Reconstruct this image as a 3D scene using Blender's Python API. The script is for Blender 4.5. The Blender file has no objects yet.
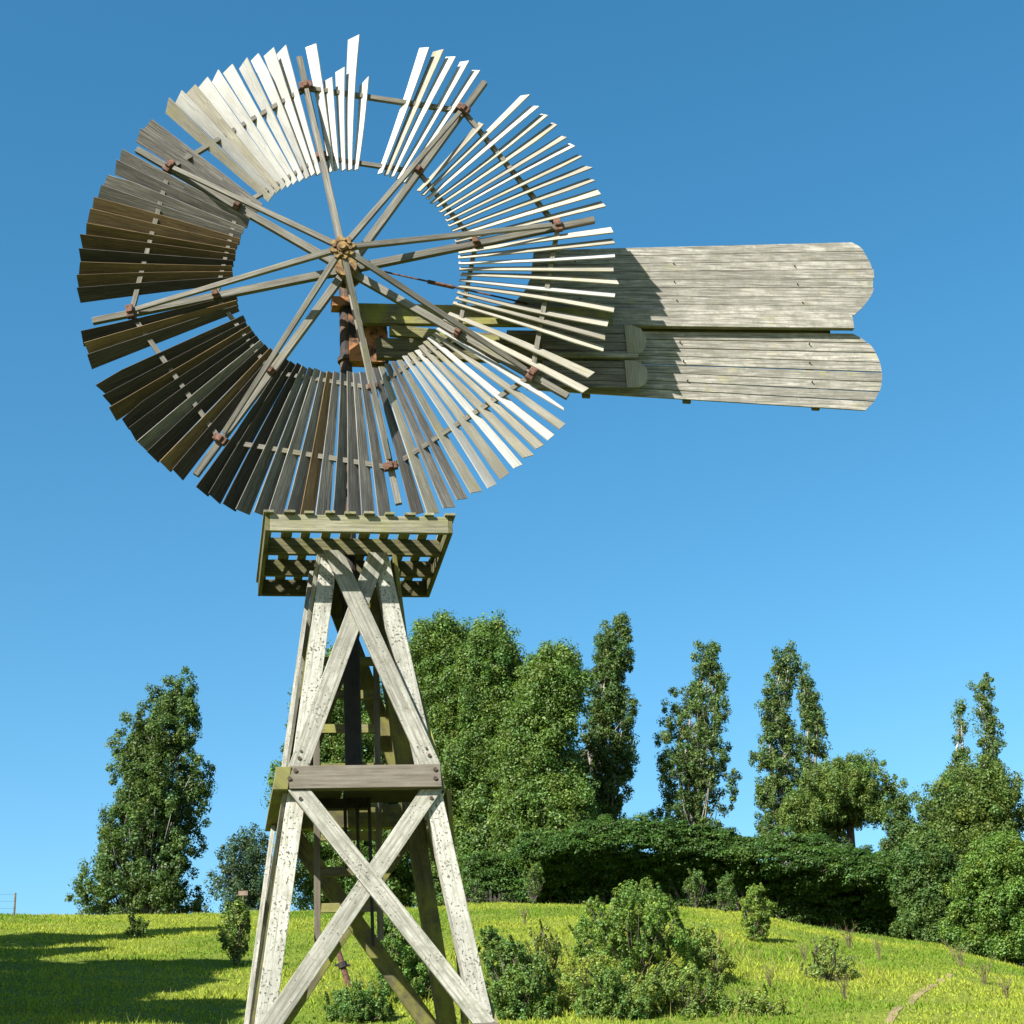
import bpy, math, random
import numpy as np
from mathutils import Vector, Matrix
random.seed(7); rng=np.random.default_rng(11)
scn=bpy.context.scene; COL=scn.collection
V=Vector

# ------------------------------------------------------------------ camera
CAM=np.array([-1.6436,-16.2228,-0.2949]); PITCH,YAW,ROLL,FPX=0.4165,0.2066,-0.0673,1665.3
def cam_basis():
    cp,sp,cy,sy=math.cos(PITCH),math.sin(PITCH),math.cos(YAW),math.sin(YAW)
    f=np.array([sy*cp,cy*cp,sp]); r=np.array([cy,-sy,0.]); u=np.cross(r,f)
    c,s=math.cos(ROLL),math.sin(ROLL)
    return c*r+s*u,-s*r+c*u,f
RR,UU,FF=cam_basis()
cd=bpy.data.cameras.new('camera'); cam=bpy.data.objects.new('camera',cd); COL.objects.link(cam)
cd.sensor_width=36; cd.lens=FPX/1024*36; cd.clip_start=.1; cd.clip_end=5000
M=Matrix.Identity(4)
for i in range(3): M[i][0]=RR[i];M[i][1]=UU[i];M[i][2]=-FF[i];M[i][3]=CAM[i]
cam.matrix_world=M; scn.camera=cam
def at(px,py,D):
    """world point D metres (horizontally) from the photographer in the direction of a picture point"""
    d=FF*FPX+RR*(px-512)-UU*(py-512); return CAM+d*(D/math.hypot(d[0],d[1]))

# ------------------------------------------------------------------ light
SUN=V((0.88,0.80,-1.0)).normalized()
sd=bpy.data.lights.new('sun','SUN'); sd.energy=5.0; sd.angle=math.radians(.5); sd.color=(1,.965,.90)
so=bpy.data.objects.new('sun',sd); COL.objects.link(so); so.rotation_euler=SUN.to_track_quat('-Z','Y').to_euler(); so.location=(-30,-30,40)
w=bpy.data.worlds.new('World'); scn.world=w; w.use_nodes=True
nt=w.node_tree; bg=nt.nodes['Background']; sky=nt.nodes.new('ShaderNodeTexSky'); sky.sky_type='NISHITA'
sky.sun_disc=False; sky.sun_elevation=math.asin(-SUN.z); sky.sun_rotation=math.atan2(-SUN.x,-SUN.y)
sky.altitude=0; sky.air_density=1.0; sky.dust_density=0.6; sky.ozone_density=1.5
hs=nt.nodes.new('ShaderNodeHueSaturation'); hs.inputs['Saturation'].default_value=1.34; hs.inputs['Hue'].default_value=.485
nt.links.new(sky.outputs[0],hs.inputs['Color']); nt.links.new(hs.outputs[0],bg.inputs['Color']); bg.inputs['Strength'].default_value=.066
vs=scn.view_settings; vs.view_transform='Standard'; vs.look='None'; vs.gamma=1; vs.exposure=1.6
try: vs.use_curve_mapping=False
except Exception: pass

# ------------------------------------------------------------------ materials
def newmat(name):
    m=bpy.data.materials.new(name); m.use_nodes=True; t=m.node_tree; t.nodes.clear()
    o=t.nodes.new('ShaderNodeOutputMaterial'); b=t.nodes.new('ShaderNodeBsdfPrincipled'); t.links.new(b.outputs[0],o.inputs[0])
    return m,t,b
def nd(t,k,**kw):
    n=t.nodes.new(k)
    for a,v in kw.items():
        if a in n.inputs: n.inputs[a].default_value=v
        else: setattr(n,a,v)
    return n
def ramp(t,src,a,b,c0=(0,0,0,1),c1=(1,1,1,1)):
    r=t.nodes.new('ShaderNodeValToRGB'); r.color_ramp.elements[0].position=a; r.color_ramp.elements[1].position=b
    r.color_ramp.elements[0].color=c0; r.color_ramp.elements[1].color=c1; t.links.new(src,r.inputs[0]); return r.outputs[0]
def mix(t,fac,a,b,mode='MIX'):
    n=t.nodes.new('ShaderNodeMix'); n.data_type='RGBA'; n.blend_type=mode
    for sock,v in ((n.inputs[0],fac),(n.inputs[6],a),(n.inputs[7],b)):
        if hasattr(v,'links'): t.links.new(v,sock)
        else: sock.default_value=v if isinstance(v,(int,float)) else (*v[:3],1)
    return n.outputs[2]
ALB=.72   # albedo scale shared by the weathered surfaces
def dim(c): return tuple(x*ALB for x in c[:3])
def wood(name,light,dark,streak=(.35,.7),specks=0.,speck_col=(.10,.098,.08),mottle=0.,moss=0.,moss_col=(.30,.30,.05),rand=.15,patch=.5,rough=.85,across=26.):
    light,dark,moss_col,speck_col=dim(light),dim(dark),dim(moss_col),dim(speck_col)
    m,t,b=newmat(name); L=t.links
    uv=nd(t,'ShaderNodeUVMap',uv_map='UVMap')
    mp=nd(t,'ShaderNodeMapping'); L.new(uv.outputs[0],mp.inputs[0]); mp.inputs['Scale'].default_value=(1.3,across,1)
    n1=nd(t,'ShaderNodeTexNoise',Scale=1.6,Detail=9,Roughness=.62); L.new(mp.outputs[0],n1.inputs['Vector'])
    c=mix(t,ramp(t,n1.outputs[0],*streak),dark,light)
    mp2=nd(t,'ShaderNodeMapping'); L.new(uv.outputs[0],mp2.inputs[0]); mp2.inputs['Scale'].default_value=(2.2,5,1)
    n2=nd(t,'ShaderNodeTexNoise',Scale=1.5,Detail=6,Roughness=.65); L.new(mp2.outputs[0],n2.inputs['Vector'])
    pf=ramp(t,n2.outputs[0],.40,.68); mul=nd(t,'ShaderNodeMath',operation='MULTIPLY'); L.new(pf,mul.inputs[0]); mul.inputs[1].default_value=patch
    c=mix(t,mul.outputs[0],c,tuple(x*.75+y*.25 for x,y in zip(dark,light)))
    mp6=nd(t,'ShaderNodeMapping'); L.new(uv.outputs[0],mp6.inputs[0]); mp6.inputs['Scale'].default_value=(.35,.3,1); mp6.inputs['Location'].default_value=(3.7,9.1,0)
    n6=nd(t,'ShaderNodeTexNoise',Scale=1.,Detail=2); L.new(mp6.outputs[0],n6.inputs['Vector'])
    v6=nd(t,'ShaderNodeMapRange'); L.new(n6.outputs[0],v6.inputs[0]); v6.inputs[1].default_value=.3; v6.inputs[2].default_value=.7; v6.inputs[3].default_value=.62; v6.inputs[4].default_value=1.22
    c=mix(t,1.,c,v6.outputs[0],'MULTIPLY')
    mp7=nd(t,'ShaderNodeMapping'); L.new(uv.outputs[0],mp7.inputs[0]); mp7.inputs['Scale'].default_value=(3.5,16,1)
    n7=nd(t,'ShaderNodeTexNoise',Scale=2.2,Detail=9,Roughness=.75); L.new(mp7.outputs[0],n7.inputs['Vector'])
    c=mix(t,ramp(t,n7.outputs[0],.58,.74),c,tuple(x*.8 for x in dark))
    if mottle:
        n8=nd(t,'ShaderNodeTexNoise',Scale=7.5,Detail=10,Roughness=.72); L.new(uv.outputs[0],n8.inputs['Vector'])
        f8=ramp(t,n8.outputs[0],.47,.66); m8=nd(t,'ShaderNodeMath',operation='MULTIPLY'); L.new(f8,m8.inputs[0]); m8.inputs[1].default_value=mottle
        c=mix(t,m8.outputs[0],c,(.115,.115,.083))
    if moss:
        n3=nd(t,'ShaderNodeTexNoise',Scale=3.1,Detail=7,Roughness=.7); L.new(uv.outputs[0],n3.inputs['Vector'])
        mf=ramp(t,n3.outputs[0],.62-.25*moss,.72-.1*moss); mm=nd(t,'ShaderNodeMath',operation='MULTIPLY'); L.new(mf,mm.inputs[0]); mm.inputs[1].default_value=min(1,.35+moss*.6)
        c=mix(t,mm.outputs[0],c,moss_col)
    if specks:
        # isolated dark lichen spots, denser in some stretches
        n4=nd(t,'ShaderNodeTexNoise',Scale=38,Detail=2,Roughness=.5); L.new(uv.outputs[0],n4.inputs['Vector'])
        n5=nd(t,'ShaderNodeTexNoise',Scale=4.,Detail=3); L.new(uv.outputs[0],n5.inputs['Vector'])
        ad=nd(t,'ShaderNodeMath',operation='MULTIPLY_ADD'); L.new(n5.outputs[0],ad.inputs[0]); ad.inputs[1].default_value=.45; L.new(n4.outputs[0],ad.inputs[2])
        sf=ramp(t,ad.outputs[0],.955-specks*.128,.985-specks*.128)
        c=mix(t,sf,c,speck_col)
    oi=nd(t,'ShaderNodeObjectInfo')
    mr=nd(t,'ShaderNodeMapRange'); L.new(oi.outputs['Random'],mr.inputs[0]); mr.inputs[3].default_value=1-rand; mr.inputs[4].default_value=1+rand*.5
    c=mix(t,1.,c,mr.outputs[0],'MULTIPLY')
    L.new(c,b.inputs['Base Color']); b.inputs['Roughness'].default_value=rough; b.inputs['Specular IOR Level'].default_value=.25
    bp=nd(t,'ShaderNodeBump',Strength=.5,Distance=.006); L.new(n1.outputs[0],bp.inputs['Height']); L.new(bp.outputs[0],b.inputs['Normal'])
    return m
def simple(name,c0,c1,scale=12,rough=.7,metal=0.,lo=.4,hi=.62):
    c0,c1=dim(c0),dim(c1); m,t,b=newmat(name); tc=nd(t,'ShaderNodeTexCoord'); n=nd(t,'ShaderNodeTexNoise',Scale=scale,Detail=7,Roughness=.65)
    t.links.new(tc.outputs['Object'],n.inputs['Vector']); t.links.new(mix(t,ramp(t,n.outputs[0],lo,hi),c0,c1),b.inputs['Base Color'])
    b.inputs['Roughness'].default_value=rough; b.inputs['Metallic'].default_value=metal
    bp=nd(t,'ShaderNodeBump',Strength=.4,Distance=.004); t.links.new(n.outputs[0],bp.inputs['Height']); t.links.new(bp.outputs[0],b.inputs['Normal'])
    return m
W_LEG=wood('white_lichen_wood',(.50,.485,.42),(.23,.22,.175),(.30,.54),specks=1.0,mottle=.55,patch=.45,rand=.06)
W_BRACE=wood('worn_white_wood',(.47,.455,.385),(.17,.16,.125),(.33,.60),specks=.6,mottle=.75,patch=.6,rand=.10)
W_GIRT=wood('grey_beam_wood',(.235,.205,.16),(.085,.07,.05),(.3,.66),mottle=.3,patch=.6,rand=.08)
W_MOSS_SHADE=wood('mossy_and_shade_wood',(.24,.215,.125),(.07,.06,.03),(.3,.64),moss=.8,moss_col=(.27,.27,.04),rand=.15)  # real moss on girts and booms; on the rear legs it paints in shade
W_PLAT=wood('lichen_platform_wood',(.30,.285,.20),(.09,.08,.045),(.3,.6),moss=.5,moss_col=(.22,.23,.06),rand=.1)
W_JOIST_SHADE=wood('shade_toned_joist_wood',(.18,.165,.08),(.022,.019,.010),(.3,.64),moss=.5,moss_col=(.115,.12,.016),rand=.1)  # underside shade and sunlit stripes put into the dark and light tones
W_VANE=wood('silvered_plank_wood',(.47,.44,.38),(.10,.09,.072),(.34,.60),mottle=.75,moss=.2,moss_col=(.32,.29,.10),patch=.75,rand=.05)
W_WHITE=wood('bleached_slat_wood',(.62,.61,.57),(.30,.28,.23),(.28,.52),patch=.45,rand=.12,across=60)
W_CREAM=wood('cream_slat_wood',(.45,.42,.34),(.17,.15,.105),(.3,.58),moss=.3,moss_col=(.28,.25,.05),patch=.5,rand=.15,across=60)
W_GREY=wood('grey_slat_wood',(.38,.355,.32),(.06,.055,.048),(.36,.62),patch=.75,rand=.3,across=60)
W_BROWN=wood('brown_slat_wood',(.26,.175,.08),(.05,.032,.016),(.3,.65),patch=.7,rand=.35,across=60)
W_DARK_SHADE=wood('dark_shaded_slat_wood',(.13,.112,.09),(.02,.017,.014),(.38,.74),patch=.7,rand=.4,across=60)  # weathered dark wood with shade mixed into its tone
W_ARM=wood('grey_pole_wood',(.28,.265,.225),(.08,.07,.05),(.34,.64),moss=.2,moss_col=(.20,.19,.06),patch=.6,rand=.15,across=50)
RUST=simple('rust',(.05,.022,.014),(.19,.085,.05),20,.9)
BOLT=simple('bolt_iron',(.02,.014,.01),(.09,.05,.03),20,.8)
RUST2=simple('yellow_rust',(.10,.05,.02),(.28,.18,.055),16,.9)
IRON=simple('old_iron',(.008,.007,.006),(.03,.02,.013),10,.8)
DARK_TIMBER=simple('dark_timber',(.012,.011,.009),(.035,.028,.02),8,.9)  # near-black timber for the inner landing

# ------------------------------------------------------------------ mesh helpers
class MB:
    def __init__(s): s.v=[];s.f=[];s.uv=[]
    def hexa(s,c,axis,off=None):
        """8 corners (4 at the start end, 4 at the far end, same order); grain follows axis"""
        b=len(s.v); s.v+= [tuple(p) for p in c]; o=off or (random.uniform(0,40),random.uniform(0,40))
        a=V(axis).normalized()
        for fi in ((0,3,2,1),(4,5,6,7),(0,1,5,4),(1,2,6,5),(2,3,7,6),(3,0,4,7)):
            P=[V(c[i]) for i in fi]; n=(P[1]-P[0]).cross(P[2]-P[0])
            if n.length<1e-9: n=(P[2]-P[0]).cross(P[3]-P[0])
            n.normalize(); cr=n.cross(a)
            if cr.length<.2: cr=n.orthogonal()
            cr.normalize(); fo=random.uniform(0,9)
            s.f.append(tuple(b+i for i in fi)); s.uv.append([(p.dot(a)+o[0],p.dot(cr)+o[1]+fo) for p in P])
    def beam(s,A,B,w,h,up=(0,0,1),w2=None,h2=None,trim=None):
        """timber from A to B; h along up, w across"""
        A,B=V(A),V(B); d=(B-A).normalized(); u=V(up); u=(u-d*u.dot(d)).normalized(); r=d.cross(u)
        w2=w if w2 is None else w2; h2=h if h2 is None else h2
        cs=[A+r*(sx*w/2)+u*(sz*h/2) for sx,sz in ((-1,-1),(1,-1),(1,1),(-1,1))]+[B+r*(sx*w2/2)+u*(sz*h2/2) for sx,sz in ((-1,-1),(1,-1),(1,1),(-1,1))]
        s.hexa(cs,d); return s
    def box(s,x0,x1,y0,y1,z0,z1,axis=(1,0,0)):
        s.hexa([(x0,y0,z0),(x1,y0,z0),(x1,y0,z1),(x0,y0,z1),(x0,y1,z0),(x1,y1,z0),(x1,y1,z1),(x0,y1,z1)],axis); return s
    def loft(s,secs,axis):
        b=len(s.v); a=V(axis).normalized(); o=(random.uniform(0,40),random.uniform(0,40)); n=len(secs)
        for q in secs: s.v+=[tuple(p) for p in q]
        def add(ids):
            P=[V(s.v[i]) for i in ids]; m_=(P[1]-P[0]).cross(P[2]-P[0]); m_.normalize(); cr=m_.cross(a)
            if cr.length<.2: cr=m_.orthogonal()
            cr.normalize(); s.f.append(tuple(ids)); s.uv.append([(p.dot(a)+o[0],p.dot(cr)+o[1]) for p in P])
        for i in range(n-1):
            for k in range(4):
                j=(k+1)%4; add((b+4*i+k,b+4*i+j,b+4*i+4+j,b+4*i+4+k))
        add((b+3,b+2,b+1,b)); e=b+4*(n-1); add((e,e+1,e+2,e+3)); return s
    def tube(s,pts,rad,n=8,cap=True):
        pts=[V(p) for p in pts]; b=len(s.v); rad=rad if hasattr(rad,'__len__') else [rad]*len(pts)
        ref=None; o=(random.uniform(0,40),random.uniform(0,40)); acc=0
        us=[]
        for i,p in enumerate(pts):
            d=(pts[min(i+1,len(pts)-1)]-pts[max(i-1,0)]).normalized()
            ref=d.orthogonal().normalized() if ref is None else (ref-d*ref.dot(d)).normalized()
            q=d.cross(ref)
            if i: acc+=(p-pts[i-1]).length
            us.append(acc)
            for k in range(n):
                a=2*math.pi*k/n; s.v.append(tuple(p+(ref*math.cos(a)+q*math.sin(a))*rad[i]))
        for i in range(len(pts)-1):
            for k in range(n):
                k2=(k+1)%n
                s.f.append((b+i*n+k,b+i*n+k2,b+(i+1)*n+k2,b+(i+1)*n+k))
                c=2*math.pi*rad[i]/n
                s.uv.append([(us[i]+o[0],k*c+o[1]),(us[i]+o[0],(k+1)*c+o[1]),(us[i+1]+o[0],(k+1)*c+o[1]),(us[i+1]+o[0],k*c+o[1])])
        if cap:
            s.f.append(tuple(b+k for k in reversed(range(n)))); s.uv.append([(o[0],o[1])]*n)
            e=b+(len(pts)-1)*n; s.f.append(tuple(e+k for k in range(n))); s.uv.append([(o[0],o[1])]*n)
        return s
    def prism(s,poly,P0,ex,ey,ez,th,axis2=(1,0)):
        """flat polygon (2d, ccw) in plane ex/ey at P0, given thickness th along ez"""
        b=len(s.v); n=len(poly); P0,ex,ey,ez=V(P0),V(ex),V(ey),V(ez); o=(random.uniform(0,40),random.uniform(0,40))
        for k in (0,1):
            for (x,y) in poly: s.v.append(tuple(P0+ex*x+ey*y+ez*(th*k)))
        uvp=[(x+o[0],y+o[1]) for x,y in poly] if axis2==(1,0) else [(y+o[0],x+o[1]) for x,y in poly]
        s.f.append(tuple(b+i for i in reversed(range(n)))); s.uv.append([uvp[i] for i in reversed(range(n))])
        s.f.append(tuple(b+n+i for i in range(n))); s.uv.append(uvp)
        for i in range(n):
            j=(i+1)%n; s.f.append((b+i,b+j,b+n+j,b+n+i))
            s.uv.append([uvp[i],uvp[j],(uvp[j][0],uvp[j][1]+th),(uvp[i][0],uvp[i][1]+th)])
        return s
    def build(s,name,mat,parent=None,origin=(0,0,0),loc=None,smooth=False,bevel=0):
        """origin: world point the vertices are taken relative to; loc: location in the parent's space"""
        me=bpy.data.meshes.new(name); o=V(origin)
        me.from_pydata([tuple(V(p)-o) for p in s.v],[],s.f); me.validate(clean_customdata=False)
        uvl=me.uv_layers.new(name='UVMap'); flat=[c for f in s.uv for q in f for c in q]
        if len(flat)==len(uvl.data)*2: uvl.data.foreach_set('uv',flat)
        me.materials.append(mat)
        if smooth: me.polygons.foreach_set('use_smooth',[True]*len(me.polygons))
        ob=bpy.data.objects.new(name,me); COL.objects.link(ob)
        if parent: ob.parent=parent
        ob.location=loc if loc is not None else (0,0,0)
        if bevel:
            bv=ob.modifiers.new('bevel','BEVEL'); bv.width=bevel; bv.segments=2; bv.limit_method='ANGLE'
        return ob
def tag(o,label,cat,group=None,kind=None):
    if label: o['label']=label
    if cat: o['category']=cat
    if group: o['group']=group
    if kind: o['kind']=kind
    return o
def empty(name,loc,label,cat,group=None):
    o=bpy.data.objects.new(name,None); o.empty_display_size=.3; COL.objects.link(o); o.location=tuple(loc); return tag(o,label,cat,group)
def tree_copy(o,parent=None):
    c=o.copy(); COL.objects.link(c)
    if parent: c.parent=parent
    for ch in o.children: tree_copy(ch,c)
    return c

# ------------------------------------------------------------------ terrain
D0,DC=32.,66.
AZT=[-60,-20,-6,1.1,5.1,9.8,15.6,18.6,22.1,24.9,27.4,34,60]
E1T=[.17,.194,.192,.190,.1905,.1885,.1815,.173,.156,.1435,.127,.10,.06]
_lat=rng.random((64,64))
def vnoise(x,y):
    x=np.asarray(x,float)%64;y=np.asarray(y,float)%64; xi=np.floor(x).astype(int)%64;yi=np.floor(y).astype(int)%64; fx=x-np.floor(x);fy=y-np.floor(y)
    fx=fx*fx*(3-2*fx);fy=fy*fy*(3-2*fy); x1=(xi+1)%64;y1=(yi+1)%64
    return (_lat[xi,yi]*(1-fx)+_lat[x1,yi]*fx)*(1-fy)+(_lat[xi,y1]*(1-fx)+_lat[x1,y1]*fx)*fy
def fbm(x,y): return vnoise(x,y)*.55+vnoise(x*2.1+7,y*2.1+3)*.3+vnoise(x*4.3+1,y*4.3+9)*.15
def ground(x,y):
    x=np.asarray(x,float);y=np.asarray(y,float)
    dx=x-CAM[0];dy=y-CAM[1]; D=np.hypot(dx,dy)+1e-6; az=np.degrees(np.arctan2(dx,dy))
    E1=np.interp(az,AZT,E1T); E0=.1285-.0011*np.clip(az,-20,34)
    s=np.clip((D-D0)/(DC-D0),0,1)
    mid=D*(E0+(E1-E0)*(1-(1-s)**2))
    near=-1.6+(E0*D0+1.6)*(D/D0)
    far=E1*DC-.01*np.clip(D-DC,0,60)-.12*np.clip(D-126,0,None)
    z=np.where(D<D0,near,np.where(D<DC,mid,far))
    back=np.cos(np.radians(az))<0
    z=np.where(back,-1.6-.04*D,z)
    bump=(fbm(x*.28+5,y*.28+5)-.5)*.35*np.clip((D-18)/14,0,1)
    return CAM[2]+z+bump
def on_ground(px,py,lo=20,hi=75):
    """point of the slope seen at a picture point"""
    for D in np.arange(lo,hi,.1):
        P=at(px,py,D)
        if P[2]<=ground(P[0],P[1]): return np.array([P[0],P[1],float(ground(P[0],P[1]))])
    P=at(px,py,DC); return np.array([P[0],P[1],float(ground(P[0],P[1]))])
def arr_mesh(name,verts,faces,nside,mat,parent=None,colors=None,smooth=False):
    me=bpy.data.meshes.new(name); nv=len(verts); nf=len(faces)
    me.vertices.add(nv); me.vertices.foreach_set('co',np.asarray(verts,np.float32).ravel())
    me.loops.add(nf*nside); me.loops.foreach_set('vertex_index',np.asarray(faces,np.int32).ravel())
    me.polygons.add(nf); me.polygons.foreach_set('loop_start',np.arange(0,nf*nside,nside,dtype=np.int32))
    me.polygons.foreach_set('loop_total',np.full(nf,nside,np.int32))
    if smooth: me.polygons.foreach_set('use_smooth',np.ones(nf,bool))
    if colors is not None:
        a=me.attributes.new('tint','FLOAT_COLOR','POINT'); c=np.ones((nv,4),np.float32); c[:,:3]=colors; a.data.foreach_set('color',c.ravel())
    me.update(calc_edges=True); me.materials.append(mat)
    ob=bpy.data.objects.new(name,me); COL.objects.link(ob)
    if parent: ob.parent=parent
    return ob
gx=np.unique(np.concatenate([np.arange(-150,-30,6),np.arange(-30,50,.6),np.arange(50,220,6)]))
gy=np.unique(np.concatenate([np.arange(-120,-16,6),np.arange(-16,75,.6),np.arange(75,420,8)]))
GX,GY=np.meshgrid(gx,gy,indexing='ij'); GZ=ground(GX,GY); nx,ny=len(gx),len(gy)
idx=np.arange(nx*ny).reshape(nx,ny); fc=np.stack([idx[:-1,:-1],idx[1:,:-1],idx[1:,1:],idx[:-1,1:]],-1).reshape(-1,4)
gm,t,b=newmat('hill_soil_and_turf'); tc=nd(t,'ShaderNodeTexCoord')
n1=nd(t,'ShaderNodeTexNoise',Scale=.35,Detail=9,Roughness=.65); t.links.new(tc.outputs['Object'],n1.inputs['Vector'])
n2=nd(t,'ShaderNodeTexNoise',Scale=6,Detail=6,Roughness=.7); t.links.new(tc.outputs['Object'],n2.inputs['Vector'])
c=mix(t,ramp(t,n1.outputs[0],.35,.65),(.10,.15,.014),(.17,.19,.024)); c=mix(t,ramp(t,n2.outputs[0],.3,.7),(.045,.06,.010),c)
t.links.new(c,b.inputs['Base Color']); b.inputs['Roughness'].default_value=.95; b.inputs['Specular IOR Level'].default_value=.1
tag(arr_mesh('ground',np.stack([GX,GY,GZ],-1).reshape(-1,3),fc,4,gm,smooth=True),None,None,kind='structure')

# path: a thin worn track down the slope
path_px=[(876,1030),(895,1012),(915,997),(935,985),(950,975)]
PP=[on_ground(*q) for q in path_px]
def path_dist(x,y):
    d=np.full(np.shape(x),1e9)
    for A,B in zip(PP[:-1],PP[1:]):
        ax,ay=A[:2];bx,by=B[:2]; L2=(bx-ax)**2+(by-ay)**2; k=np.clip(((x-ax)*(bx-ax)+(y-ay)*(by-ay))/L2,0,1)
        d=np.minimum(d,np.hypot(x-ax-k*(bx-ax),y-ay-k*(by-ay)))
    return d
pv=[];pf=[]; fine=[]
for A,B in zip(PP[:-1],PP[1:]):
    for k in np.linspace(0,1,8,endpoint=False): fine.append(A*(1-k)+B*k)
fine.append(PP[-1])
for i,P in enumerate(fine):
    a=fine[max(i-1,0)];c2=fine[min(i+1,len(fine)-1)]; d=(c2-a)[:2]; d=d/np.hypot(*d); wd=.07*(1-.4*i/len(fine))+.05*random.random()
    for s in (-1,1):
        x=P[0]-s*d[1]*wd;y=P[1]+s*d[0]*wd; pv.append((x,y,float(ground(x,y))+.014))
    if i: pf.append((2*i-2,2*i-1,2*i+1,2*i))
tag(arr_mesh('path',pv,pf,4,simple('dry_earth',(.15,.105,.045),(.30,.22,.11),6,.95)),None,None,kind='structure')

# grass blades on the slope that can be seen
def leafmat(name,rough=.5,trans=.35,spec=.3):
    m,t,b=newmat(name); a=nd(t,'ShaderNodeAttribute',attribute_name='tint'); t.links.new(a.outputs['Color'],b.inputs['Base Color'])
    b.inputs['Roughness'].default_value=rough; b.inputs['Specular IOR Level'].default_value=spec
    tr=nd(t,'ShaderNodeBsdfTranslucent'); t.links.new(mix(t,1.,a.outputs['Color'],(1.3,1.35,.6),'MULTIPLY'),tr.inputs['Color'])
    ms=nd(t,'ShaderNodeMixShader'); ms.inputs[0].default_value=trans
    o=[n for n in t.nodes if n.type=='OUTPUT_MATERIAL'][0]
    t.links.new(b.outputs[0],ms.inputs[1]); t.links.new(tr.outputs[0],ms.inputs[2]); t.links.new(ms.outputs[0],o.inputs[0]); return m
LEAF=leafmat('tree_leaves',.55,.35,.3); GRASSM=leafmat('grass_blades',.7,.4,.15)
NG=300000
az=np.radians(rng.uniform(-9,31,NG)); D=np.sqrt(rng.uniform(26**2,69**2,NG))
x=CAM[0]+D*np.sin(az); y=CAM[1]+D*np.cos(az)
keep=(path_dist(x,y)>.13)|(rng.random(len(x))<.8); x,y,D=x[keep],y[keep],D[keep]; z=ground(x,y)-.01; n=len(x)
pat=fbm(x*.22,y*.22); pat2=fbm(x*.9+20,y*.9)
h=(.035+.085*rng.random(n)**2)*(.6+1.3*np.clip(pat2-.3,0,.6)); wd=.013+.016*rng.random(n); a=rng.uniform(0,2*math.pi,n)
scr=np.zeros(n)
for q,r_ in (((620,985),3.2),((540,1000),2.6),((690,1000),2.4),((720,950),2.),((400,985),2.2),((490,960),1.5),((830,975),1.6)):
    g_=on_ground(*q); scr=np.maximum(scr,np.exp(-((x-g_[0])**2+(y-g_[1])**2)/(r_*r_)))
scr*=np.clip(fbm(x*1.3+3,y*1.3)*2-.35,0,1); h=h*(1+6.5*scr*rng.random(n)**1.5)
lx,ly=rng.normal(0,.45,n)*h,rng.normal(0,.45,n)*h
vt=np.empty((n,3,3)); vt[:,0]=np.stack([x-np.cos(a)*wd,y-np.sin(a)*wd,z],-1); vt[:,1]=np.stack([x+np.cos(a)*wd,y+np.sin(a)*wd,z],-1); vt[:,2]=np.stack([x+lx,y+ly,z+h],-1)
tall=rng.random(n)<.006; h=np.where(tall,h+rng.uniform(.06,.24,n),h); vt[:,2,2]=np.where(tall,z+h,vt[:,2,2]); vt[:,2,0]+=np.where(tall,rng.normal(0,.06,n),0); vt[:,:2]=np.where(tall[:,None,None],vt[:,:2].mean(1,keepdims=True)*.6+vt[:,:2]*.4,vt[:,:2])
g1,g2,g3=np.array([.125,.205,.018]),np.array([.26,.30,.034]),np.array([.235,.215,.065])
k=np.clip((pat-.36)*4.2+rng.normal(0,.18,n),0,1)[:,None]; colr=g1*(1-k)+g2*k
dry=((rng.random(n)<.05+.35*scr+.3*np.clip(pat2-.62,0,1)))[:,None]; colr=np.where(dry|tall[:,None],g3,colr)*rng.uniform(.75,1.2,(n,1))
tag(arr_mesh('grass',vt.reshape(-1,3),np.arange(n*3).reshape(-1,3),3,GRASSM,colors=np.repeat(colr,3,0)),'bright yellow green grass covering the hillside','grass',kind='stuff')

# ------------------------------------------------------------------ foliage helpers
def leaves(centers,radii,per,size,col,stretch=(1,1,1.15),up=.35,jitter=.25):
    size=size*.62; per=int(per*2.25)
    C=np.repeat(np.asarray(centers,float),per,0); R=np.repeat(np.asarray(radii,float),per)
    n=len(C); d=rng.normal(size=(n,3)); d/=np.linalg.norm(d,axis=1)[:,None]
    P=C+d*(R*rng.random(n)**.42)[:,None]*np.array(stretch)
    nr=d*1.15+rng.normal(size=(n,3))*.5+np.array([0,0,up]); nr/=np.linalg.norm(nr,axis=1)[:,None]
    t=np.cross(nr,rng.normal(size=(n,3))); t/=np.linalg.norm(t,axis=1)[:,None]; b=np.cross(nr,t)
    s=(size*np.exp(np.clip(rng.normal(0,.27,n),-.7,.42)))[:,None]
    vt=np.stack([P-t*s*.6,P+b*s*.36+nr*s*.1,P+t*s*.6,P-b*s*.36+nr*s*.1],1)
    cl=np.repeat(np.exp(rng.normal(0,jitter*.6,(len(centers),1))),per,0)*np.exp(rng.normal(0,jitter,(n,1)))
    base=np.asarray(col)*np.array([.86,.95,.9]); hue=rng.normal(0,.05,(n,1))+np.repeat(rng.normal(0,.07,(len(centers),1)),per,0)
    c=np.clip(base*cl*np.concatenate([1+hue*1.3,np.ones((n,1)),1-hue],1),.004,.6)
    return vt.reshape(-1,3),np.repeat(c,4,0)
def crown_mesh(name,parts,origin,parent,mat=None):
    vs_=np.concatenate([p[0] for p in parts])-np.asarray(origin); cs=np.concatenate([p[1] for p in parts]); n=len(vs_)//4
    return arr_mesh(name,vs_,np.arange(n*4).reshape(-1,4),4,mat or LEAF,parent,colors=cs)
BARK_PALE=simple('pale_bark',(.20,.18,.15),(.42,.40,.35),3,.9); BARK_DARK=simple('dark_bark',(.05,.04,.03),(.13,.105,.08),4,.9)
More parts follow.
